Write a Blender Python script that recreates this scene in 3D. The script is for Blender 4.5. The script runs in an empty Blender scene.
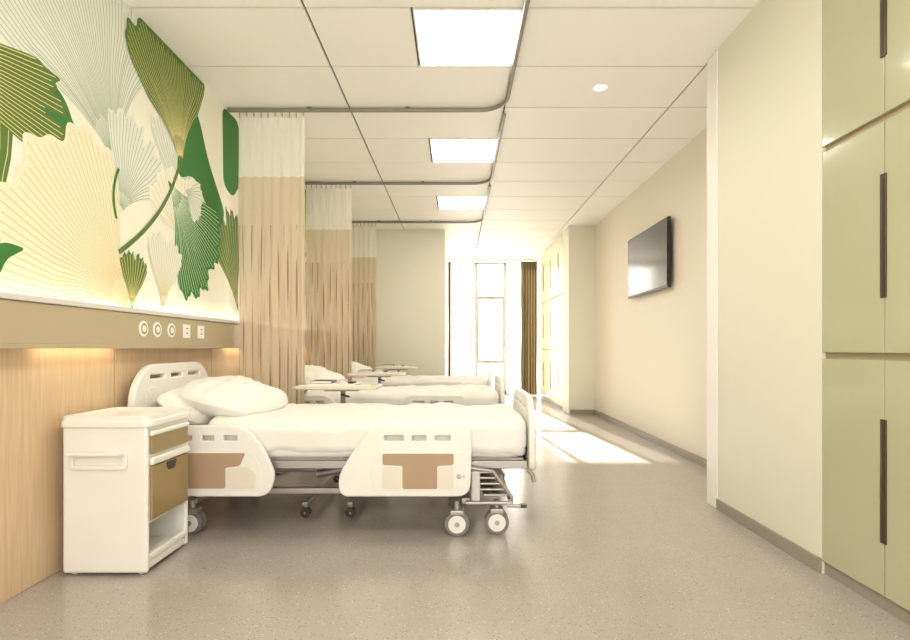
import bpy, bmesh, math, random
from mathutils import Vector, Matrix, noise
random.seed(4)
sc = bpy.context.scene
col = sc.collection
sc.view_settings.view_transform = 'Standard'
sc.view_settings.exposure = 0.08

def lin(c):
    o = []
    for v in c:
        v = v/255.0
        o.append(v/12.92 if v <= .04045 else ((v+.055)/1.055)**2.4)
    return (o[0], o[1], o[2], 1)

def mat(name, c, rough=.5, metal=0.0, coat=0.0, var=0.03, emis=None, estr=0, scale=6.0, bump=0.0, bscale=60):
    m = bpy.data.materials.new(name); m.use_nodes = True
    nt = m.node_tree; b = nt.nodes['Principled BSDF']
    L = lin(c)
    b.inputs['Roughness'].default_value = rough
    b.inputs['Metallic'].default_value = metal
    b.inputs['Coat Weight'].default_value = coat
    tc = nt.nodes.new('ShaderNodeTexCoord')
    n = nt.nodes.new('ShaderNodeTexNoise'); n.inputs['Scale'].default_value = scale
    nt.links.new(tc.outputs['Object'], n.inputs['Vector'])
    mx = nt.nodes.new('ShaderNodeMix'); mx.data_type = 'RGBA'
    mx.inputs[6].default_value = tuple(max(0, v*(1-var)) for v in L[:3])+(1,)
    mx.inputs[7].default_value = tuple(min(1, v*(1+var)) for v in L[:3])+(1,)
    nt.links.new(n.outputs['Fac'], mx.inputs[0])
    nt.links.new(mx.outputs[2], b.inputs['Base Color'])
    if emis:
        b.inputs['Emission Color'].default_value = lin(emis)
        b.inputs['Emission Strength'].default_value = estr
    if bump:
        n2 = nt.nodes.new('ShaderNodeTexNoise'); n2.inputs['Scale'].default_value = bscale
        nt.links.new(tc.outputs['Object'], n2.inputs['Vector'])
        bp = nt.nodes.new('ShaderNodeBump'); bp.inputs['Strength'].default_value = bump
        bp.inputs['Distance'].default_value = .01
        nt.links.new(n2.outputs['Fac'], bp.inputs['Height'])
        nt.links.new(bp.outputs['Normal'], b.inputs['Normal'])
    return m

def wood_mat(name, c1, c2, scale=(14, 14, .7)):
    m = mat(name, c1, .45); nt = m.node_tree; b = nt.nodes['Principled BSDF']
    tc = nt.nodes.new('ShaderNodeTexCoord'); mp = nt.nodes.new('ShaderNodeMapping')
    mp.inputs['Scale'].default_value = scale
    n = nt.nodes.new('ShaderNodeTexNoise'); n.inputs['Scale'].default_value = 5; n.inputs['Detail'].default_value = 6
    cr = nt.nodes.new('ShaderNodeValToRGB')
    cr.color_ramp.elements[0].position = .35; cr.color_ramp.elements[0].color = lin(c1)
    cr.color_ramp.elements[1].position = .65; cr.color_ramp.elements[1].color = lin(c2)
    nt.links.new(tc.outputs['Object'], mp.inputs[0]); nt.links.new(mp.outputs[0], n.inputs['Vector'])
    nt.links.new(n.outputs['Fac'], cr.inputs[0]); nt.links.new(cr.outputs[0], b.inputs['Base Color'])
    return m

def floor_mat():
    m = mat('floor_vinyl', (186, 178, 164), .2); nt = m.node_tree; b = nt.nodes['Principled BSDF']
    tc = nt.nodes.new('ShaderNodeTexCoord')
    base = nt.nodes.new('ShaderNodeTexNoise'); base.inputs['Scale'].default_value = 5; base.inputs['Detail'].default_value = 4
    nt.links.new(tc.outputs['Object'], base.inputs['Vector'])
    cr = nt.nodes.new('ShaderNodeValToRGB')
    cr.color_ramp.elements[0].position = .3; cr.color_ramp.elements[0].color = lin((170, 162, 154))
    cr.color_ramp.elements[1].position = .7; cr.color_ramp.elements[1].color = lin((174, 166, 158))
    nt.links.new(base.outputs['Fac'], cr.inputs[0])
    last = cr.outputs[0]
    for sc_, thr, c in ((40, .14, (200, 194, 185)), (52, .15, (128, 119, 110)), (100, .2, (190, 183, 175)), (33, .10, (142, 124, 106))):
        v = nt.nodes.new('ShaderNodeTexVoronoi'); v.inputs['Scale'].default_value = sc_
        mp = nt.nodes.new('ShaderNodeMapping'); mp.inputs['Location'].default_value = (sc_*.37, sc_*.11, 0)
        nt.links.new(tc.outputs['Object'], mp.inputs[0]); nt.links.new(mp.outputs[0], v.inputs['Vector'])
        lt = nt.nodes.new('ShaderNodeMath'); lt.operation = 'LESS_THAN'; lt.inputs[1].default_value = thr
        nt.links.new(v.outputs['Distance'], lt.inputs[0])
        mx = nt.nodes.new('ShaderNodeMix'); mx.data_type = 'RGBA'; mx.inputs[7].default_value = lin(c)
        nt.links.new(lt.outputs[0], mx.inputs[0]); nt.links.new(last, mx.inputs[6]); last = mx.outputs[2]
    nt.links.new(last, b.inputs['Base Color'])
    return m

def emit_mat(name, c, s):
    m = bpy.data.materials.new(name); m.use_nodes = True; nt = m.node_tree
    nt.nodes.remove(nt.nodes['Principled BSDF'])
    e = nt.nodes.new('ShaderNodeEmission'); e.inputs[0].default_value = lin(c); e.inputs[1].default_value = s
    nt.links.new(e.outputs[0], nt.nodes['Material Output'].inputs[0])
    return m

def cloth_mat(name, c, transl=.4, transp=0.0, pattern=None):
    m = bpy.data.materials.new(name); m.use_nodes = True; nt = m.node_tree
    N = nt.nodes; Lk = nt.links
    N.remove(N['Principled BSDF'])
    d = N.new('ShaderNodeBsdfDiffuse'); t = N.new('ShaderNodeBsdfTranslucent')
    mx = N.new('ShaderNodeMixShader'); mx.inputs[0].default_value = transl
    Lk.new(d.outputs[0], mx.inputs[1]); Lk.new(t.outputs[0], mx.inputs[2])
    out = mx.outputs[0]
    if pattern:
        def mth(op, a, b=None):
            k = N.new('ShaderNodeMath'); k.operation = op
            for i, q in enumerate((a, b)):
                if q is None: continue
                if isinstance(q, (int, float)): k.inputs[i].default_value = q
                else: Lk.new(q, k.inputs[i])
            return k.outputs[0]
        uv = N.new('ShaderNodeUVMap'); sp = N.new('ShaderNodeSeparateXYZ'); Lk.new(uv.outputs[0], sp.inputs[0])
        U, V = sp.outputs[0], sp.outputs[1]
        total = None
        for (pw, ph, wid, off) in ((.098, .74, .085, 0.0), (.071, .58, .06, .37)):
            us = mth('ADD', mth('DIVIDE', U, pw), off)
            cu = mth('FLOOR', us); fu = mth('SUBTRACT', mth('FRACT', us), .5)
            rnd = mth('FRACT', mth('MULTIPLY', mth('SINE', mth('MULTIPLY', cu, 12.9898)), 43758.5))
            vs = mth('ADD', mth('DIVIDE', V, ph), rnd)
            fv = mth('SUBTRACT', mth('FRACT', vs), .5)
            h = mth('SUBTRACT', 1.0, mth('MULTIPLY', mth('POWER', mth('ABSOLUTE', fv), 2.0), 7.5))
            wv = mth('MULTIPLY', h, wid)
            msk = mth('LESS_THAN', mth('ABSOLUTE', fu), wv)
            total = msk if total is None else mth('MAXIMUM', mth('MULTIPLY', msk, .5), total)
        fade = mth('LESS_THAN', V, 2.05)
        total = mth('MULTIPLY', mth('MULTIPLY', total, fade), .85)
        cm = N.new('ShaderNodeMix'); cm.data_type = 'RGBA'
        cm.inputs[6].default_value = lin(c); cm.inputs[7].default_value = lin(pattern)
        Lk.new(total, cm.inputs[0])
        Lk.new(cm.outputs[2], d.inputs[0]); Lk.new(cm.outputs[2], t.inputs[0])
    else:
        d.inputs[0].default_value = lin(c); t.inputs[0].default_value = lin(c)
    if transp:
        tr = N.new('ShaderNodeBsdfTransparent'); m2 = N.new('ShaderNodeMixShader'); m2.inputs[0].default_value = transp
        Lk.new(out, m2.inputs[1]); Lk.new(tr.outputs[0], m2.inputs[2]); out = m2.outputs[0]
    Lk.new(out, N['Material Output'].inputs[0])
    return m

# ---------------- materials
M_ceil = mat('ceiling_tile', (252, 250, 244), .55, var=.005)
M_gap = mat('ceiling_gap', (96, 90, 78), .8)
M_wallR = mat('wall_paint_beige', (239, 230, 213), .6, var=.01)
M_wallG = mat('wall_paint_cream', (233, 231, 212), .5, var=.01)
M_trimW = mat('trim_white', (248, 246, 240), .4)
M_base = mat('baseboard_grey', (158, 150, 136), .4)
M_wood = wood_mat('oak_panel', (207, 178, 143), (220, 192, 158))
M_floor = floor_mat()
M_rail = mat('service_rail_taupe', (186, 170, 140), .35)
M_railtop = mat('service_rail_lip', (222, 216, 212), .3)
M_white = mat('white_plastic', (236, 234, 226), .35, coat=.2)
M_sheet = mat('white_sheet', (236, 234, 228), .85, bump=.15, bscale=300)
M_pillow = mat('pillow_cotton', (239, 237, 231), .85, bump=.1, bscale=250)
M_metal = mat('grey_steel', (176, 172, 166), .35, .6)
M_chrome = mat('track_aluminium', (142, 138, 130), .4, .4)
M_dark = mat('dark_rubber', (62, 58, 54), .5)
M_tyre = mat('grey_tyre', (128, 124, 118), .5)
M_inset = mat('tan_inset', (176, 148, 120), .4)
M_inset2 = mat('tan_inset_light', (228, 219, 202), .4)
M_slot = mat('pale_grey', (205, 202, 194), .6)  # even pale grey for bed deck, pedal block and latch
M_gold = mat('ochre_panel', (156, 132, 88), .35)
M_green = mat('lacquer_olive', (190, 191, 158), .14, coat=.4, var=.01)
M_green2 = mat('lacquer_pale', (222, 220, 188), .25)
M_carc = mat('cabinet_edge_tan', (174, 156, 122), .4)
M_bronze = mat('bronze_handle', (84, 68, 52), .35, .4)
M_screen = mat('tv_screen', (26, 27, 28), .12)
M_tvcase = mat('tv_case', (34, 33, 32), .4)
M_frame = mat('window_frame_alu', (158, 155, 148), .4)
M_panel = emit_mat('ceiling_panel_glow', (255, 248, 235), 16)
M_down = emit_mat('downlight_glow', (255, 252, 246), 4)
M_led = emit_mat('led_strip_glow', (255, 226, 178), 9)
M_addfill = emit_mat('added_uplight_fill', (255, 248, 234), 4.5)  # added fill strip, brightens ceiling and mural
M_cur = cloth_mat('curtain_fabric', (226, 211, 186), .4, .06, (156, 124, 92))
M_curnet = cloth_mat('curtain_net', (250, 248, 240), .5, .12)
M_sheer = cloth_mat('sheer_fabric', (253, 252, 249), .8, .2)
M_drape = cloth_mat('drape_fabric', (122, 108, 80), .12)
M_tabletop = mat('table_top', (222, 208, 186), .3)
M_book = mat('book_cover', (96, 88, 80), .5)
M_paper = mat('paper', (238, 234, 226), .8)

# ---------------- mesh builder
class B:
    def __init__(s): s.v = []; s.f = []; s.mi = []; s.mats = []; s.sm = []; s.uv = None
    def _m(s, m):
        if m not in s.mats: s.mats.append(m)
        return s.mats.index(m)
    def raw(s, vs, fs, m, smooth=False):
        o = len(s.v); s.v += [tuple(v) for v in vs]; i = s._m(m)
        for f in fs: s.f.append([o+k for k in f]); s.mi.append(i); s.sm.append(smooth)
    def bm(s, b, m, smooth=False):
        b.verts.ensure_lookup_table(); b.verts.index_update()
        s.raw([v.co[:] for v in b.verts], [[v.index for v in f.verts] for f in b.faces], m, smooth); b.free()
    def box(s, x0, x1, y0, y1, z0, z1, m, bev=0.0, seg=2, edges=None):
        b = bmesh.new(); bmesh.ops.create_cube(b, size=1)
        for v in b.verts:
            v.co = Vector(((x0+x1)/2+v.co.x*(x1-x0), (y0+y1)/2+v.co.y*(y1-y0), (z0+z1)/2+v.co.z*(z1-z0)))
        if bev > 0: bmesh.ops.bevel(b, geom=b.edges[:], offset=bev, segments=seg, affect='EDGES', profile=.5)
        s.bm(b, m, bev > 0); return s
    def cyl(s, p0, p1, r, m, seg=20, r2=None, bev=0):
        p0 = Vector(p0); p1 = Vector(p1); d = p1-p0
        b = bmesh.new(); bmesh.ops.create_cone(b, cap_ends=True, segments=seg, radius1=r, radius2=r if r2 is None else r2, depth=d.length)
        if bev:
            es = [e for e in b.edges if any(len(f.verts) > 4 for f in e.link_faces)]
            bmesh.ops.bevel(b, geom=es, offset=bev, segments=2, affect='EDGES')
        q = Vector((0, 0, 1)).rotation_difference(d.normalized())
        for v in b.verts: v.co = q @ v.co + (p0+p1)/2
        s.bm(b, m, True); return s
    def tube(s, pts, r, m, seg=10):
        pts = [Vector(p) for p in pts]; n = len(pts); vs = []; fs = []
        up = None
        for i, p in enumerate(pts):
            d = (pts[min(i+1, n-1)]-pts[max(i-1, 0)]).normalized()
            if up is None: up = d.orthogonal().normalized()
            up = (up-d*up.dot(d)).normalized(); w = d.cross(up)
            for k in range(seg):
                a = 2*math.pi*k/seg; vs.append(p+up*math.cos(a)*r+w*math.sin(a)*r)
        for i in range(n-1):
            for k in range(seg):
                k2 = (k+1) % seg; fs.append([i*seg+k, i*seg+k2, (i+1)*seg+k2, (i+1)*seg+k])
        fs.append(list(range(seg))[::-1]); fs.append([(n-1)*seg+k for k in range(seg)])
        s.raw(vs, fs, m, True); return s
    def plate(s, outer, holes, th, bev, plane, pos, m):
        cu = bpy.data.curves.new('t', 'CURVE'); cu.dimensions = '2D'; cu.fill_mode = 'BOTH'
        cu.extrude = max(th/2-bev, .0005); cu.bevel_depth = bev; cu.bevel_resolution = 2
        for pl in [outer]+holes:
            sp = cu.splines.new('POLY'); sp.points.add(len(pl)-1)
            for i, p in enumerate(pl): sp.points[i].co = (p[0], p[1], 0, 1)
            sp.use_cyclic_u = True
        o = bpy.data.objects.new('t', cu); col.objects.link(o)
        dg = bpy.context.evaluated_depsgraph_get(); dg.update()
        me = bpy.data.meshes.new_from_object(o.evaluated_get(dg))
        vs = []
        for v in me.vertices:
            x, y, z = v.co
            vs.append((x, pos-z, y) if plane == 'xz' else ((pos+z, x, y) if plane == 'yz' else (x, y, pos+z)))
        s.raw(vs, [list(p.vertices) for p in me.polygons], m, False)
        bpy.data.objects.remove(o); bpy.data.curves.remove(cu); bpy.data.meshes.remove(me); return s
    def rcube(s, x0, x1, y0, y1, z0, z1, r, m, cuts=26, amp=0.0, fr=4.0, warp=None, seed=0):
        b = bmesh.new(); bmesh.ops.create_cube(b, size=2)
        bmesh.ops.subdivide_edges(b, edges=b.edges[:], cuts=cuts, use_grid_fill=True)
        c = Vector(((x0+x1)/2, (y0+y1)/2, (z0+z1)/2)); h = Vector(((x1-x0)/2, (y1-y0)/2, (z1-z0)/2))
        for v in b.verts:
            p = Vector((v.co.x*h.x, v.co.y*h.y, v.co.z*h.z))
            q = Vector([max(-h[i]+r, min(h[i]-r, p[i])) for i in range(3)])
            d = p-q
            if d.length > 1e-6: p = q+d.normalized()*r
            w = p+c
            if amp:
                n1 = noise.noise(Vector((w.x*fr+seed, w.y*fr*.8, w.z*fr))); n2 = noise.noise(Vector((w.x*fr*3, w.y*fr*2.2+seed, 7)))
                n3 = 1-abs(noise.noise(Vector((w.x*fr*1.6+w.y*2+seed, w.y*fr*.9-w.x*1.5, w.z*4+3))))*3.2
                w += Vector((0, n1*.6, n1+n2*.5+max(0, n3)*.9))*amp
            if warp: w = warp(w)
            v.co = w
        s.bm(b, m, True); return s
    def obj(s, name, parent=None, org=(0, 0, 0), smooth_angle=50, wn=True):
        me = bpy.data.meshes.new(name)
        o3 = Vector(org)
        me.from_pydata([Vector(v)-o3 for v in s.v], [], s.f)
        for m in s.mats: me.materials.append(m)
        me.polygons.foreach_set('material_index', s.mi); me.polygons.foreach_set('use_smooth', [True]*len(s.f))
        if s.uv:
            l = me.uv_layers.new(name='UVMap')
            for lp in me.loops: l.data[lp.index].uv = s.uv[lp.vertex_index]
        me.update()
        try: me.set_sharp_from_angle(angle=math.radians(smooth_angle))
        except Exception: pass
        ob = bpy.data.objects.new(name, me); col.objects.link(ob)
        if wn:
            md = ob.modifiers.new('wn', 'WEIGHTED_NORMAL'); md.keep_sharp = True; md.weight = 100
        if parent: ob.parent = parent
        else: ob.location = o3
        return ob

def empty(name, loc):
    e = bpy.data.objects.new(name, None); e.location = loc; e.empty_display_size = .2; col.objects.link(e); return e

def fillet(pts, r, n=6):
    out = []; N = len(pts)
    for i in range(N):
        p = Vector(pts[i][:2]); a = Vector(pts[i-1][:2]); b = Vector(pts[(i+1) % N][:2])
        rr = pts[i][2] if len(pts[i]) > 2 else r
        da = (a-p); db = (b-p); k = min(rr, da.length*.48, db.length*.48)
        s = p+da.normalized()*k; e = p+db.normalized()*k
        for j in range(n+1):
            t = j/n; q = s*(1-t)**2+p*2*t*(1-t)+e*t*t; out.append((q.x, q.y))
    return out
def rrect(x0, x1, z0, z1, r): return fillet([(x0, z0), (x1, z0), (x1, z1), (x0, z1)], r)

# ---------------- room shell
XL, XR, XN, H = -1.87, 2.2, 1.70, 3.0
YB, YE = -1.5, 12.25
B().box(-2.05, 2.4, YB-.15, YE+.2, -.1, 0, M_floor).obj('floor')
B().box(-2.05, XL-.02, YB-.15, 9.0, 0, 3.1, M_wallG).obj('wall_left')
B().box(XR, XR+.15, YB-.15, YE+.2, 0, 3.1, M_wallR).obj('wall_right')
B().box(XN, XR, 2.515, 3.66, 0, 3.05, M_wallG).obj('wall_right_return')
B().box(XN-.006, XN+.02, 3.52, 3.665, 0, 2.99, M_trimW, .003).obj('trim_1')
B().box(XL-.02, -.2, 8.9, YE+.1, 0, 3.1, M_wallG).obj('wall_partition')
B().box(1.78, XR, 8.6, 9.1, 0, 3.05, M_wallG).obj('wall_pier')
# rear wall (behind viewer) with full-height glazing added to flood the room with fill light
b = B()
b.box(-2.05, -1.75, YB-.15, YB, 0, 3.1, M_wallG).box(2.05, XR+.15, YB-.15, YB, 0, 3.1, M_wallG)
b.box(-1.75, 2.05, YB-.15, YB, 2.9, 3.1, M_wallG)
b.obj('wall_rear')
b = B()
for x in (-1.75, -.50, .76, 1.99): b.box(x, x+.06, YB-.1, YB-.04, 0, 2.9, M_frame)
for z in (0, 2.84): b.box(-1.75, 2.05, YB-.1, YB-.04, z, z+.06, M_frame)
b.obj('added_rear_glazing')  # added unseen glazing, lets sky light in from behind the camera
# far window wall
b = B()
b.box(-.22, 1.80, YE, YE+.12, 2.985, 3.1, M_trimW)
b.obj('wall_far')
b = B()
y0, y1 = YE, YE+.07
for x in (-.2, .40, 1.06, 1.73): b.box(x, x+.07, y0, y1, 0, 2.985, M_frame, .004)
b.box(-.2, 1.8, y0, y1, 0, .08, M_frame, .004); b.box(-.2, 1.8, y0, y1, 2.95, 2.985, M_frame, .004)
for z in (.70, 2.16): b.box(.46, 1.07, y0, y1, z, z+.07, M_frame, .004)
b.box(.47, .50, y0-.02, y1-.01, .77, 2.16, M_frame, .003).box(1.03, 1.06, y0-.02, y1-.01, .77, 2.16, M_frame, .003)
b.box(.515, .53, y0-.06, y0-.02, 1.3, 1.44, M_metal, .003)
b.obj('window_1')
# ceiling
b = B()
b.box(-2.05, 2.4, YB-.15, YE+.2, 3.018, 3.12, M_gap)
xs = [-2.0, -.875, .385, 1.72, 2.35]; g = .0065
Y0 = 3.10; st = .642; k0 = -8
panels = []
for k in range(k0, 15):
    ya, yb = Y0+k*st, Y0+(k+1)*st
    if yb > YE+.1: yb = YE+.1
    if ya >= yb: continue
    for i in range(4):
        xa, xb = xs[i], xs[i+1]
        if i == 1 and k % 3 == 0 and k > -7 and k < 8:
            b.box(xa+g, -.262-g, ya+g, yb-g, 3.0, 3.02, M_ceil, .003, 1); panels.append((ya, yb))
        else:
            b.box(xa+g, xb-g, ya+g, yb-g, 3.0, 3.02, M_ceil, .003, 1)
b.obj('ceiling')
for ya, yb in panels:
    xa, xb = -.262, .385
    p = B(); w = .018
    p.box(xa+g, xb-g, ya+g, ya+w, 2.997, 3.02, M_trimW).box(xa+g, xb-g, yb-w, yb-g, 2.997, 3.02, M_trimW)
    p.box(xa+g, xa+w, ya+w, yb-w, 2.997, 3.02, M_trimW).box(xb-w, xb-g, ya+w, yb-w, 2.997, 3.02, M_trimW)
    p.raw([(xa+w, ya+w, 3.003), (xb-w, ya+w, 3.003), (xb-w, yb-w, 3.003), (xa+w, yb-w, 3.003)], [[3, 2, 1, 0]], M_panel)
    p.obj('ceiling_light_panel')
for y in (.2, 4.03):
    p = B(); n = 32
    p.cyl((1.07, y, 2.992), (1.07, y, 3.004), .058, M_trimW, 32)
    vs = [(1.07+.048*math.cos(2*math.pi*i/n), y+.048*math.sin(2*math.pi*i/n), 2.9905) for i in range(n)]
    p.raw(vs, [list(range(n))[::-1]], M_down); p.obj('recessed_downlight')
# baseboards
B().box(XN-.012, XN, 2.515, 3.52, 0, .07, M_base, .003).obj('baseboard_right_return')
B().box(XR-.012, XR, 3.66, 8.6, 0, .07, M_base, .003).obj('baseboard_right')
B().box(1.80, XR-.012, 8.588, 8.6, 0, .07, M_base, .003).obj('baseboard_pier')
B().box(XL, -.2, 8.888, 8.9, 0, .07, M_base, .003).obj('baseboard_partition')

# ---------------- left wall: oak panels, service rail, mural
b = B(); ys = [-.55, .6, 1.77, 2.95, 4.12, 5.3, 6.47, 7.65, 8.88]
for i in range(8): b.box(XL-.02, XL, ys[i]+.004, ys[i+1]-.004, 0.0, 1.08, M_wood, .003, 1)
b.obj('wall_wood_panelling')
b = B()
b.box(XL, -1.79, 0, 8.88, 1.065, 1.245, M_rail, .006)
b.box(XL, -1.778, 0, 8.88, 1.245, 1.270, M_railtop, .004)
b.box(-1.80, -1.788, 0, 8.88, 1.048, 1.068, M_rail, .002)
b.box(-1.845, -1.81, 0.05, 8.83, 1.269, 1.273, M_addfill)  # invented glowing strip on the rail top, throws fill light upward
for yb in (1.2, 3.1, 5.05, 7.0):
    b.box(-1.835, -1.812, yb-.72, yb-.18, 1.056, 1.066, M_led)
for dy in (-1.95, 0, 1.95, 3.9):
    for y in (3.08, 3.22, 3.38):
        b.cyl((-1.792, y+dy, 1.16), (-1.784, y+dy, 1.16), .045, M_trimW, 28, bev=.003)
        b.cyl((-1.785, y+dy, 1.16), (-1.7835, y+dy, 1.16), .032, M_carc, 24)
        b.cyl((-1.785, y+dy, 1.16), (-1.781, y+dy, 1.16), .019, M_trimW, 20)
    for y in (3.57, 3.77):
        b.box(-1.792, -1.784, y+dy-.045, y+dy+.045, 1.115, 1.205, M_trimW, .003)
        for zz in (1.145, 1.175): b.box(-1.785, -1.783, y+dy-.012, y+dy+.012, zz, zz+.006, M_dark)
b.obj('bedhead_service_rail')

G1 = mat('mural_cream', (246, 243, 224), .6); G2 = mat('mural_green', (46, 120, 42), .6); G3 = mat('mural_olive', (86, 120, 42), .6)
G4 = mat('mural_white', (232, 236, 224), .6); G5 = mat('mural_ochre_cream', (245, 237, 206), .6); G6 = mat('mural_gold_line', (226, 210, 142), .5)
G7 = mat('mural_grey_line', (168, 182, 150), .6); G8 = mat('mural_white_line', (226, 236, 208), .6); G9 = mat('mural_gold_dark_line', (220, 196, 132), .5)
mb = B(); mb.box(XL-.02, XL, 0, 8.88, 1.268, 3.0, G1)
lay = [0]
ZB, ZT = 1.275, 2.996
DX = .00025
def fan(ay, az, r, a0, a1, fill, line, n=24, scal=7, amp=.035, notch=.12, lw=.0042, bend=0.0, dy=0):
    lay[0] += 1; x = XL+.0005+lay[0]*DX
    a0, a1 = math.radians(a0), math.radians(a1); ac = (a0+a1)/2; ay += dy
    def pt(t, s):
        rr = r*(.82+.18*max(0, math.sin(math.pi*t))**.45)*(1+amp*math.sin(scal*2*math.pi*t+ay*3)+amp*.5*math.sin(scal*4.7*math.pi*t))
        rr *= 1-notch*math.exp(-((t-.5)/.035)**2)
        ang = ac+((a0+(a1-a0)*t)-ac)*(.45+.55*min(1, s*1.5))+bend*s*s
        return ay+rr*s*math.cos(ang), az+rr*s*math.sin(ang)
    NT, NS = 72, 10; vs = []; fs = []
    for i in range(NT+1):
        for j in range(NS+1):
            y, z = pt(i/NT, .02+.98*j/NS); vs.append((x, min(8.87, max(.02, y)), min(ZT, max(ZB, z))))
    for i in range(NT):
        for j in range(NS):
            a = i*(NS+1)+j; fs.append([a, a+NS+1, a+NS+2, a+1])
    if fill: mb.raw(vs, fs, fill)
    x += .00012
    for q in range(n):
        t = (q+.5)/n; P = []
        for j in range(15):
            s = (.10+.14*(q % 2))+(.97-.10-.14*(q % 2))*j/14
            y, z = pt(t, s)
            if not (ZB < z < ZT and .02 < y < 8.87): break
            P.append((y, z))
        if len(P) > 2: strip(P, lw, line, x)
def strip(P, w, m, x, taper=False):
    vs = []; fs = []
    for i, p in enumerate(P):
        a = Vector(P[max(i-1, 0)]); c = Vector(P[min(i+1, len(P)-1)]); d = (c-a)
        if d.length < 1e-6: d = Vector((1, 0))
        d.normalize(); nn = Vector((-d.y, d.x))*w/2*((1-.7*i/len(P)) if taper else 1)
        vs += [(x, p[0]+nn.x, p[1]+nn.y), (x, p[0]-nn.x, p[1]-nn.y)]
        if i: fs.append([2*i-2, 2*i-1, 2*i+1, 2*i])
    mb.raw(vs, fs, m)
def blob(pts, m, r=.08, dy=0):
    lay[0] += 1; x = XL+.0005+lay[0]*DX
    P = fillet(pts, r, 5); mb.raw([(x, p[0]+dy, min(ZT, max(ZB, p[1]))) for p in P], [list(range(len(P)))[::-1]], m)
def stem(p0, p1, p2, w, m, dy=0):
    lay[0] += 1; x = XL+.0005+lay[0]*DX; P = []
    for i in range(17):
        t = i/16; y = p0[0]*(1-t)**2+2*t*(1-t)*p1[0]+t*t*p2[0]+dy; z = p0[1]*(1-t)**2+2*t*(1-t)*p1[1]+t*t*p2[1]
        if ZB < z < ZT: P.append((y, z))
    strip(P, w, m, x)
for dy in (0, 3.05, -2.4):
    lay[0] = 0
    blob([(4.30, 2.98), (4.62, 2.98), (4.7, 2.5), (4.5, 2.30), (4.32, 2.36)], G2, .08, dy)
    fan(4.62, 1.35, .85, 85, 135, G3, G6, 12, dy=dy)
    fan(2.98, 2.02, 1.20, 66, 158, G4, G7, 52, scal=6, dy=dy)
    blob([(2.30, 2.12), (2.44, 2.30), (2.58, 2.24), (2.64, 2.12), (2.78, 2.10), (2.84, 1.96), (2.80, 1.76), (2.66, 1.68), (2.50, 1.76), (2.32, 1.92)], G2, .07, dy)
    fan(1.62, 2.15, .95, -17, 14, G3, G6, 20, scal=4, dy=dy)
    fan(2.98, 1.78, .62, 28, 100, G4, G7, 22, dy=dy)
    fan(3.14, 1.25, 1.04, 104, 180, G5, G9, 34, scal=4, notch=0, dy=dy)
    blob([(2.0, 1.36), (2.14, 1.40), (2.20, 1.34), (2.24, 1.42), (2.34, 1.48), (2.24, 1.49), (2.16, 1.46), (2.0, 1.50)], G2, .03, dy)
    fan(3.62, 1.98, .62, 55, 128, G4, G7, 18, dy=dy)
    blob([(3.62, 2.50), (3.80, 2.80), (3.92, 2.70), (4.05, 2.46), (4.36, 2.12), (4.22, 1.96), (4.04, 2.10), (3.84, 2.28), (3.60, 2.18)], G2, .10, dy)
    fan(3.66, 1.72, .52, 25, 150, G1, G9, 20, dy=dy)
    fan(3.48, 2.14, .84, -78, -2, G2, G8, 30, dy=dy)
    fan(3.70, 2.14, .26, -60, 30, G4, G7, 12, dy=dy)
    fan(3.42, 1.27, .50, 55, 112, G4, G9, 16, dy=dy)
    fan(3.10, 1.26, .34, 58, 112, G3, G6, 10, dy=dy)
    stem((3.66, 2.36), (3.5, 1.9), (2.98, 1.58), .028, G3, dy)
    stem((2.98, 2.04), (2.90, 1.9), (2.96, 1.76), .018, G2, dy)
    fan(3.66, 2.26, .92, 64, 142, G3, G6, 38, scal=5, dy=dy)
mb.obj('wall_mural', wn=False)

# ---------------- curtain tracks and curtains
def arc_track(y, yfront):
    xt = .39; r = .22; P = [(-1.86, y, 2.978)]
    for i in range(9):
        a = math.pi/2*(1-i/8); P.append((xt-r+r*math.cos(a), y-r+r*math.sin(a), 2.978))
    P.append((xt, yfront, 2.978)); return P
for i in range(3):
    y = 4.38+1.95*i
    t = B(); t.tube(arc_track(y, -1.2 if i == 0 else y-1.87), .016, M_chrome, 10)
    for (x, yy) in ((-1.2, y), (-.4, y), (.39, y-.7), (.39, y-1.5)): t.cyl((x, yy, 2.985), (x, yy, 3.0), .02, M_chrome, 12)
    t.obj('curtain_track')

def curtain(name, x0, x1, y, z0, z1, zs, folds, amp, mlo, mhi=None, axis='x', seed=0):
    b = B(); NX = folds*12; us = []; verts = []; uv = []
    rows = [z0+(z1-z0)*j/22 for j in range(23)]
    if mhi:
        rows = [z0+(zs-z0)*j/18 for j in range(19)]+[zs+(z1-zs)*j/5 for j in range(1, 6)]
    for z in rows:
        f = (z1-z)/(z1-z0); prev = None
        for i in range(NX+1):
            t = i/NX; ph = t*folds*2*math.pi+.6*noise.noise(Vector((t*5+seed, z*.5, 0)))
            aa = amp*(.75+.35*f)*(1+.4*noise.noise(Vector((t*6, seed, z*.4))))
            x = x0+(x1-x0)*t+.012*noise.noise(Vector((t*4, z, seed))); yy = y+aa*math.sin(ph)
            verts.append((x, yy, z)); uv.append((t*(x1-x0)*1.35+seed*.31, z))
    n = NX+1
    flo = []; fhi = []
    for j in range(len(rows)-1):
        for i in range(NX):
            (flo if (not mhi or rows[j+1] <= zs+1e-4) else fhi).append([j*n+i, j*n+i+1, (j+1)*n+i+1, (j+1)*n+i])
    b.raw(verts, flo, mlo, True)
    if mhi:
        b.raw([], [], mhi); k = b._m(mhi)
        for f in fhi: b.f.append(f); b.mi.append(k); b.sm.append(True)
    b.uv = uv
    return b, (x0, x1, y, z1)
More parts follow.
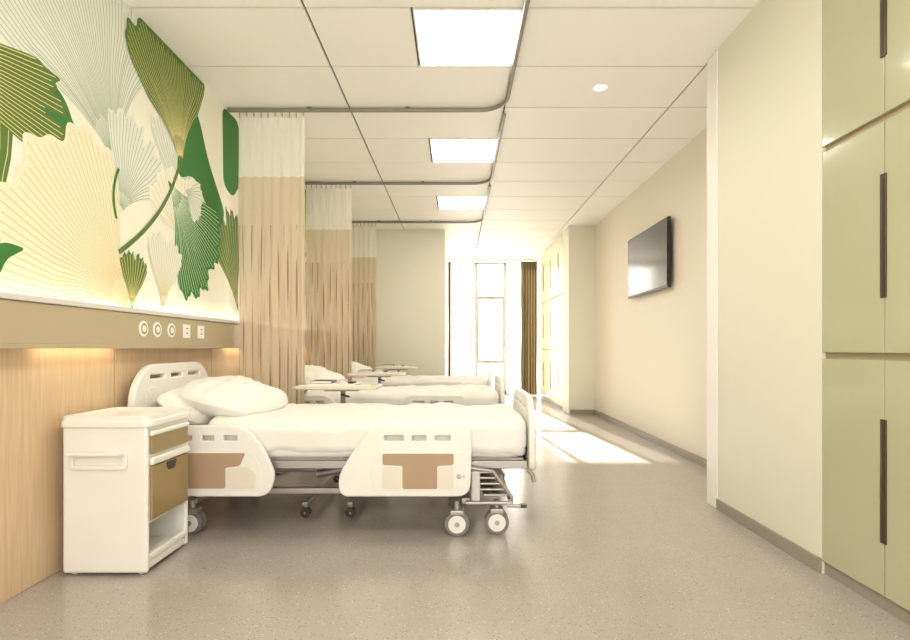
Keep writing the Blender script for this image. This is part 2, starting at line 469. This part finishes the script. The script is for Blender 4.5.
for i in range(3):
    y = 4.385+1.95*i
    b, _ = curtain('c', -1.775, -1.235, y, .38, 2.925, 2.44, 7, .015, M_cur, M_curnet, seed=i*3)
    nb = len(b.v)
    for k in range(10):
        x = -1.765+.53*k/9.2
        b.cyl((x, y, 2.92), (x, y, 2.962), .005, M_metal, 8)
    b.uv += [(0, 9)]*(len(b.v)-nb)
    o = b.obj('privacy_curtain', smooth_angle=80, wn=False)
b, _ = curtain('s', 1.10, 1.50, 12.0, .03, 2.95, 0, 8, .03, M_sheer); b.obj('sheer_curtain', smooth_angle=80, wn=False)
b, _ = curtain('s', -.14, .36, 12.05, .03, 2.95, 0, 8, .03, M_sheer, seed=4); b.obj('sheer_curtain', smooth_angle=80, wn=False)  # left sheer added to keep direct sun off the floor
b, _ = curtain('s', 1.40, 1.76, 11.85, .03, 2.95, 0, 6, .045, M_drape); b.obj('window_drape', smooth_angle=80, wn=False)
b, _ = curtain('s', -.19, -.14, 11.9, .03, 2.95, 0, 2, .03, M_drape); b.obj('window_drape', smooth_angle=80, wn=False)
B().box(-.19, 1.77, 11.82, 12.12, 2.965, 2.995, M_trimW, .003).obj('window_curtain_track')

# ---------------- wardrobes
def wardrobe(xf, ystart, n, dw, hy, M, ztop=(.06, 1.0, 1.03, 1.955, 1.985, 2.985), name='built_in_wardrobe'):
    b = B(); yend = ystart-n*dw
    b.box(xf+.018, XR, yend, ystart, 0, 3.0, M_carc)
    b.box(xf+.012, xf+.02, yend, ystart, 0, .06, M_base)
    for k in range(n):
        ya = ystart-(k+1)*dw; yb = ystart-k*dw
        for r in range(3):
            b.box(xf, xf+.018, ya+.002, yb-.002, ztop[2*r], ztop[2*r+1], M, .002, 2)
        if k % 2 == hy:
            for (za, zb) in ((.27, .765), (1.25, 1.745), (2.21, 2.72)):
                b.box(xf-.006, xf+.004, ya-.013, ya+.017, za, zb, M_bronze, .003, 2)
                b.box(xf-.008, xf-.004, ya-.003, ya+.007, za+.01, zb-.01, M_dark, .001, 1)
    return b.obj(name)
wardrobe(1.70, 2.515, 7, .367, 0, M_green)
wardrobe(1.78, 11.5, 6, .40, 0, M_green2)

# ---------------- TV
b = B()
b.box(2.13, 2.165, 5.46, 6.74, 1.665, 2.385, M_tvcase, .006)
b.box(2.127, 2.131, 5.475, 6.725, 1.69, 2.373, M_screen)
b.box(2.165, 2.2, 5.9, 6.3, 1.85, 2.2, M_metal, .004)
b.obj('wall_mounted_television')

# ---------------- hospital bed
def caster(b, x, y, r, ztop, wy=.018, big=True):
    for s in (-1, 1):
        yc = y+s*(wy+.004)
        b.cyl((x, yc-wy*.8, r), (x, yc+wy*.8, r), r, M_tyre if big else M_dark, 28, bev=.006 if big else .003)
        b.cyl((x, yc-wy*.8-.003, r), (x, yc+wy*.8+.003, r), r*.72, M_white if big else M_dark, 24)
        b.cyl((x, yc-wy*.8-.007, r), (x, yc+wy*.8+.007, r), r*.2, M_metal, 14)
    b.box(x-r*.55, x+r*.55, y-wy*2.3, y+wy*2.3, r*1.75, r*2.15, M_metal if big else M_dark, .005)
    b.box(x-.012, x+.012, y-.004, y+.004, r, r*1.9, M_metal)
    b.cyl((x, y, r*2), (x, y, ztop), .016, M_metal, 14)

def make_bed(dy):
    ORG = (-.68, 3.5, 0)
    E = empty('hospital_bed', (-.68, 3.5+dy, 0))
    # frame
    b = B()
    for y in (3.08, 3.88): b.box(-1.74, .40, y-.02, y+.02, .365, .41, M_metal, .006)
    for x in (-1.70, -1.1, -.5, .05, .38): b.box(x-.02, x+.02, 3.08, 3.88, .37, .405, M_metal, .004)
    b.box(-1.70, .38, 3.1, 3.86, .405, .42, M_slot, .003)
    for y in (3.2, 3.76): b.box(-1.55, .12, y-.02, y+.02, .19, .225, M_metal, .006)
    for x in (-1.5, .05): b.box(x-.025, x+.025, 3.06, 3.9, .165, .2, M_metal, .006)
    for y in (3.2, 3.76):
        for (xa, xb) in ((-1.40, -1.12), (-.25, .02)):
            b.tube([(xa, y, .21), (xb, y, .38)], .018, M_metal)
    b.tube([(-1.26, 3.2, .3), (-1.26, 3.76, .3)], .015, M_metal); b.tube([(-.12, 3.2, .3), (-.12, 3.76, .3)], .015, M_metal)
    b.tube([(-.9, 3.48, .24), (-.3, 3.48, .34)], .025, M_metal)
    b.obj('bed_frame', E, ORG)
    # foot pedal / step unit
    b = B()
    b.box(.08, .13, 3.02, 3.9, .19, .36, M_slot, .01)
    for k in range(5): b.box(.06+k*.022, .20+k*.022, 3.03, 3.6, .345-k*.032, .357-k*.032, M_metal, .004)
    for y in (3.03, 3.58): b.tube([(.05, y, .38), (.20, y, .36), (.31, y, .21), (.31, y, .18), (.05, y, .18)], .010, M_metal)
    b.tube([(.30, 3.03, .19), (.30, 3.88, .19)], .012, M_metal)
    b.tube([(.28, 3.02, .17), (.36, 3.02, .165), (.38, 3.02, .17)], .010, M_metal)
    b.box(.355, .39, 3.005, 3.045, .158, .175, M_dark, .005)
    b.obj('foot_pedal_unit', E, ORG)
    b = B()
    for (x, y) in ((0.0, 3.04), (.225, 3.07), (-1.5, 3.06), (.0, 3.88), (-1.5, 3.88)): caster(b, x, y, .068, .19)
    b.obj('casters', E, ORG)
    # side rails
    def srail(name, y, outer, ins, holes, tan, flip):
        b = B()
        b.plate(fillet(outer, .05, 8), [rrect(*h, .014) for h in holes], .030, .008, 'xz', y, M_white)
        s = -1 if flip else 1
        yf = y-s*.0155
        b.plate(fillet(ins, .03), [], .004, .0015, 'xz', yf, M_white)
        for q, mm in tan: b.plate(fillet(q, .012), [], .004, .0012, 'xz', yf-s*.0025, mm)
        for x in (outer[0][0]*.7+outer[2][0]*.3, outer[0][0]*.3+outer[2][0]*.7):
            b.tube([(x, y+s*.012, .30), (x, y+s*.05, .33), (x, y+s*.06, .385)], .010, M_metal)
        b.obj(name, E, ORG)
    footO = [(-.645, .235, .05), (.065, .235, .07), (.075, .52, .05), (.065, .612, .09), (-.46, .612, .1), (-.555, .50, .12), (-.65, .34, .1)]
    footH = [(-.41, -.29, .53, .572), (-.255, -.165, .53, .572), (-.13, -.03, .53, .572)]
    footI = [(-.46, .262), (.045, .262), (.045, .475), (-.43, .475), (-.48, .38)]
    tan = [([(-.41, .405), (-.41, .465), (-.02, .465), (-.02, .405), (-.11, .40), (-.11, .272), (-.30, .272), (-.30, .40)], M_inset),
           ([(-.102, .275), (-.02, .275), (-.02, .394), (-.102, .394)], M_inset2), ([(-.41, .275), (-.308, .275), (-.308, .394), (-.41, .394)], M_inset2)]
    headO = [(-1.62, .235, .05), (-1.05, .235, .08), (-1.01, .34, .1), (-1.08, .50, .12), (-1.18, .612, .12), (-1.62, .612, .08)]
    headH = [(-1.56, -1.46, .53, .572), (-1.42, -1.34, .53, .572), (-1.30, -1.21, .53, .572)]
    headI = [(-1.60, .262), (-1.10, .262), (-1.08, .38), (-1.13, .475), (-1.60, .475)]
    tanh = [([(-1.58, .275), (-1.58, .468), (-1.17, .468), (-1.20, .40), (-1.28, .39), (-1.28, .275)], M_inset), ([(-1.272, .275), (-1.12, .275), (-1.11, .36), (-1.16, .395), (-1.272, .384)], M_inset2)]
    for y, f in ((3.0, False), (3.96, True)):
        srail('side_rail_foot', y, footO, footI, footH, tan, f)
        srail('side_rail_head', y, headO, headI, headH, tanh, f)
    b = B()
    b.cyl((.01, 2.985, .34), (.01, 2.979, .34), .014, M_metal, 16); b.box(.03, .042, 2.979, 2.984, .33, .35, M_slot, .002)
    b.obj('rail_latch', E, ORG)
    # headboard and footboard
    b = B()
    hb = [(3.00, .45, .03), (3.86, .45, .03), (3.89, .80, .12), (3.76, .945, .14), (3.10, .945, .14), (2.97, .80, .12)]
    b.plate(fillet(hb, .1, 8), [rrect(3.12, 3.30, .86, .905, .018), rrect(3.35, 3.51, .86, .905, .018), rrect(3.56, 3.74, .86, .905, .018)], .040, .012, 'yz', -1.795, M_white)
    b.plate(rrect(3.08, 3.78, .55, .82, .05), [], .006, .002, 'yz', -1.773, M_white)
    for y in (3.12, 3.84): b.box(-1.80, -1.72, y-.015, y+.015, .37, .48, M_metal, .005)
    b.obj('headboard', E, ORG)
    b = B()
    fb = [(3.03, .37, .04), (3.91, .37, .04), (3.93, .62, .10), (3.82, .765, .12), (3.12, .765, .12), (3.01, .62, .10)]
    b.plate(fillet(fb, .1, 8), [rrect(3.16, 3.34, .685, .725, .018), rrect(3.39, 3.55, .685, .725, .018), rrect(3.60, 3.78, .685, .725, .018)], .038, .012, 'yz', .422, M_white)
    b.plate(rrect(3.12, 3.82, .43, .64, .04), [], .006, .002, 'yz', .444, M_inset)
    for y in (3.07, 3.87): b.tube([(.40, y, .36), (.43, y, .33), (.44, y, .29)], .012, M_metal)
    b.obj('footboard', E, ORG)
    # mattress, duvet, pillows
    b = B(); b.rcube(-1.74, .392, 3.045, 3.92, .42, .60, .05, M_sheet, 20); b.obj('mattress', E, ORG, wn=False)
    def warp(w):
        t = max(0, min(1, (-.95-w.x)/.6)); w.z += .03*t*t
        e = abs(w.y-3.48)/.45
        if w.z > .55: w.z += .022*(1-min(1, e)**3)
        return w
    b = B(); b.rcube(-1.42, .398, 3.028, 3.938, .432, .63, .062, M_sheet, 64, amp=.018, fr=3.2, warp=warp, seed=dy*3); b.obj('duvet', E, ORG, wn=False)
    def pillow(name, c, a, d, h, rot, yaw, seed):
        b = B(); n = 40; vs = []; fs = []; R = Matrix.Rotation(yaw, 3, 'Z') @ Matrix.Rotation(rot, 3, 'Y')
        for side in (1, -1):
            o = len(vs)
            for i in range(n+1):
                for j in range(n+1):
                    u = -1+2*i/n; v = -1+2*j/n
                    px = a*u*(1-.20*v*v*u*u); py = d*v*(1-.16*u*u*v*v)
                    edge = max(0, 1-abs(u)**2.4)**.48*max(0, 1-abs(v)**2.6)**.48
                    z = side*h*edge
                    nn = noise.noise(Vector((px*7+seed, py*6, side*2))); n2 = noise.noise(Vector((px*16, py*13+seed, side)))
                    n3 = max(0, .4-abs(noise.noise(Vector((px*9+seed, py*7+2, 4)))))
                    z += (nn*.024+n2*.010+n3*.03)*edge
                    vs.append(Vector(c)+R @ Vector((px, py, z)))
            for i in range(n):
                for j in range(n):
                    q = o+i*(n+1)+j; f = [q, q+n+1, q+n+2, q+1]; fs.append(f if side > 0 else f[::-1])
        b.raw(vs, fs, M_pillow, True); b.obj(name, E, ORG, 80, wn=False)
    pillow('pillow_back', (-1.61, 3.42, .69), .17, .37, .08, math.radians(30), .0, 1+dy)
    pillow('pillow_front', (-1.40, 3.43, .730), .27, .35, .110, math.radians(13), -.10, 5+dy)
    return E
for dy in (0, 1.95, 3.9): make_bed(dy)

# ---------------- bedside cabinet
def make_cab(dy):
    ORG = (-1.63, 2.685, 0); E = empty('bedside_cabinet', (-1.63, 2.685+dy, 0))
    x0, x1, y0, y1 = -1.815, -1.425, 2.48, 2.87
    b = B()
    b.box(x0, x1, y0, y0+.03, .012, .69, M_white, .014, 4).box(x0, x1, y1-.03, y1, .012, .69, M_white, .014, 4)
    b.box(x0+.012, x1-.003, y0+.015, y1-.015, .235, .685, M_white, .004)
    b.box(x0+.002, x0+.02, y0+.012, y1-.012, .03, .28, M_white, .004).box(x0+.012, x1-.006, y0+.012, y1-.012, .022, .06, M_white, .006)
    b.box(x1-.03, x1-.001, y0+.018, y1-.018, .058, .09, M_white, .008)
    b.obj('body', E, ORG)
    b = B()
    b.plate(rrect(x0-.002, x1+.008, y0-.004, y1+.004, .035), [], .036, .010, 'xy', .70, M_white)
    b.plate(rrect(x0-.001, x1+.007, y0-.003, y1+.003, .035), [rrect(x0+.016, x1-.01, y0+.014, y1-.014, .025)], .026, .004, 'xy', .724, M_white)
    b.obj('top', E, ORG)
    b = B()
    b.box(x1-.004, x1+.010, y0+.028, y1-.028, .555, .645, M_gold, .004)
    b.box(x1-.004, x1+.018, y0+.024, y1-.024, .640, .664, M_white, .008, 3)
    b.box(x1-.004, x1+.018, y0+.024, y1-.024, .505, .540, M_white, .008, 3)
    b.box(x1-.004, x1+.010, y0+.028, y1-.028, .25, .50, M_gold, .004)
    b.plate(fillet([(2.63, .495), (2.72, .495), (2.705, .455), (2.645, .455)], .012), [], .004, .001, 'yz', x1+.0115, M_dark)
    b.obj('drawers', E, ORG)
    b = B()
    b.plate(rrect(-1.775, -1.515, .495, .57, .018), [rrect(-1.76, -1.53, .508, .552, .012)], .014, .004, 'xz', y0-.006, M_white)
    b.tube([(-1.765, y0-.005, .562), (-1.765, y0-.03, .565), (-1.525, y0-.03, .565), (-1.525, y0-.005, .562)], .009, M_white)
    b.obj('towel_bar', E, ORG)
    b = B()
    for x in (x0+.04, x1-.04):
        for y in (y0+.035, y1-.035):
            b.cyl((x, y-.012, .015), (x, y+.012, .015), .015, M_white, 16, bev=.003); b.cyl((x, y, .015), (x, y, .045), .010, M_metal, 12)
    b.obj('feet', E, ORG)
for dy in (0, 1.985, 3.935): make_cab(dy)

# ---------------- overbed tables
def make_table(dy):
    ORG = (-.93, 4.12, 0); E = empty('overbed_table', (-.93, 4.12+dy, 0))
    b = B()
    b.plate(rrect(-1.205, -.60, 3.96, 4.32, .04), [], .024, .008, 'xy', .755, M_tabletop)
    b.box(-1.17, -.635, 3.975, 3.985, .765, .775, M_white, .003).box(-1.17, -.635, 4.295, 4.305, .765, .775, M_white, .003)
    b.obj('table_top', E, ORG)
    b = B()
    b.box(-.90, -.84, 4.10, 4.15, .10, .50, M_metal, .008); b.box(-.887, -.853, 4.11, 4.14, .45, .745, M_chrome, .005)
    b.box(-1.0, -.74, 4.05, 4.2, .725, .742, M_metal, .005); b.cyl((-.87, 4.06, .70), (-.80, 4.0, .69), .008, M_dark, 10)
    b.obj('column', E, ORG)
    b = B()
    b.box(-.97, -.63, 4.1, 4.15, .075, .105, M_metal, .006)
    for x in (-.94, -.66): b.box(x-.018, x+.018, 3.33, 4.27, .075, .10, M_metal, .006)
    for x in (-.94, -.66):
        for y in (3.36, 4.24): caster(b, x, y, .03, .08, .010, False)
    b.obj('base', E, ORG)
    T = B()
    T.box(-1.12, -.76, 4.02, 4.26, .768, .782, M_paper, .004)
    T.box(-1.10, -.94, 4.05, 4.23, .783, .803, M_book, .003).box(-1.095, -.945, 4.045, 4.225, .786, .800, M_paper)
    T.cyl((-.87, 4.12, .782), (-.87, 4.12, .808), .035, M_white, 20, r2=.042)
    T.box(-.82, -.78, 4.06, 4.2, .782, .794, M_dark, .003)
    T.obj('tray_with_book', E, ORG)
for dy in (0, 1.95, 3.9): make_table(dy)

# ---------------- light
w = bpy.data.worlds.new('World'); sc.world = w; w.use_nodes = True
bg = w.node_tree.nodes['Background']; bg.inputs[0].default_value = (1, .965, .905, 1); bg.inputs[1].default_value = 3.8
s = bpy.data.lights.new('sun', 'SUN'); s.energy = 36; s.angle = math.radians(.7); s.color = (1, .94, .84)
so = bpy.data.objects.new('sun', s); col.objects.link(so)
so.rotation_euler = Vector((.096, -1, -.402)).to_track_quat('-Z', 'Y').to_euler()
so.location = (0, 14, 6)

# ---------------- camera
cam = bpy.data.cameras.new('camera'); co = bpy.data.objects.new('camera', cam); col.objects.link(co)
co.location = (0, 0, 1.05); co.rotation_euler = (math.radians(90), 0, 0)
cam.sensor_width = 36; cam.lens = 540/910*36; cam.shift_x = -2/910; cam.shift_y = 28/910; cam.clip_start = .05
sc.camera = co
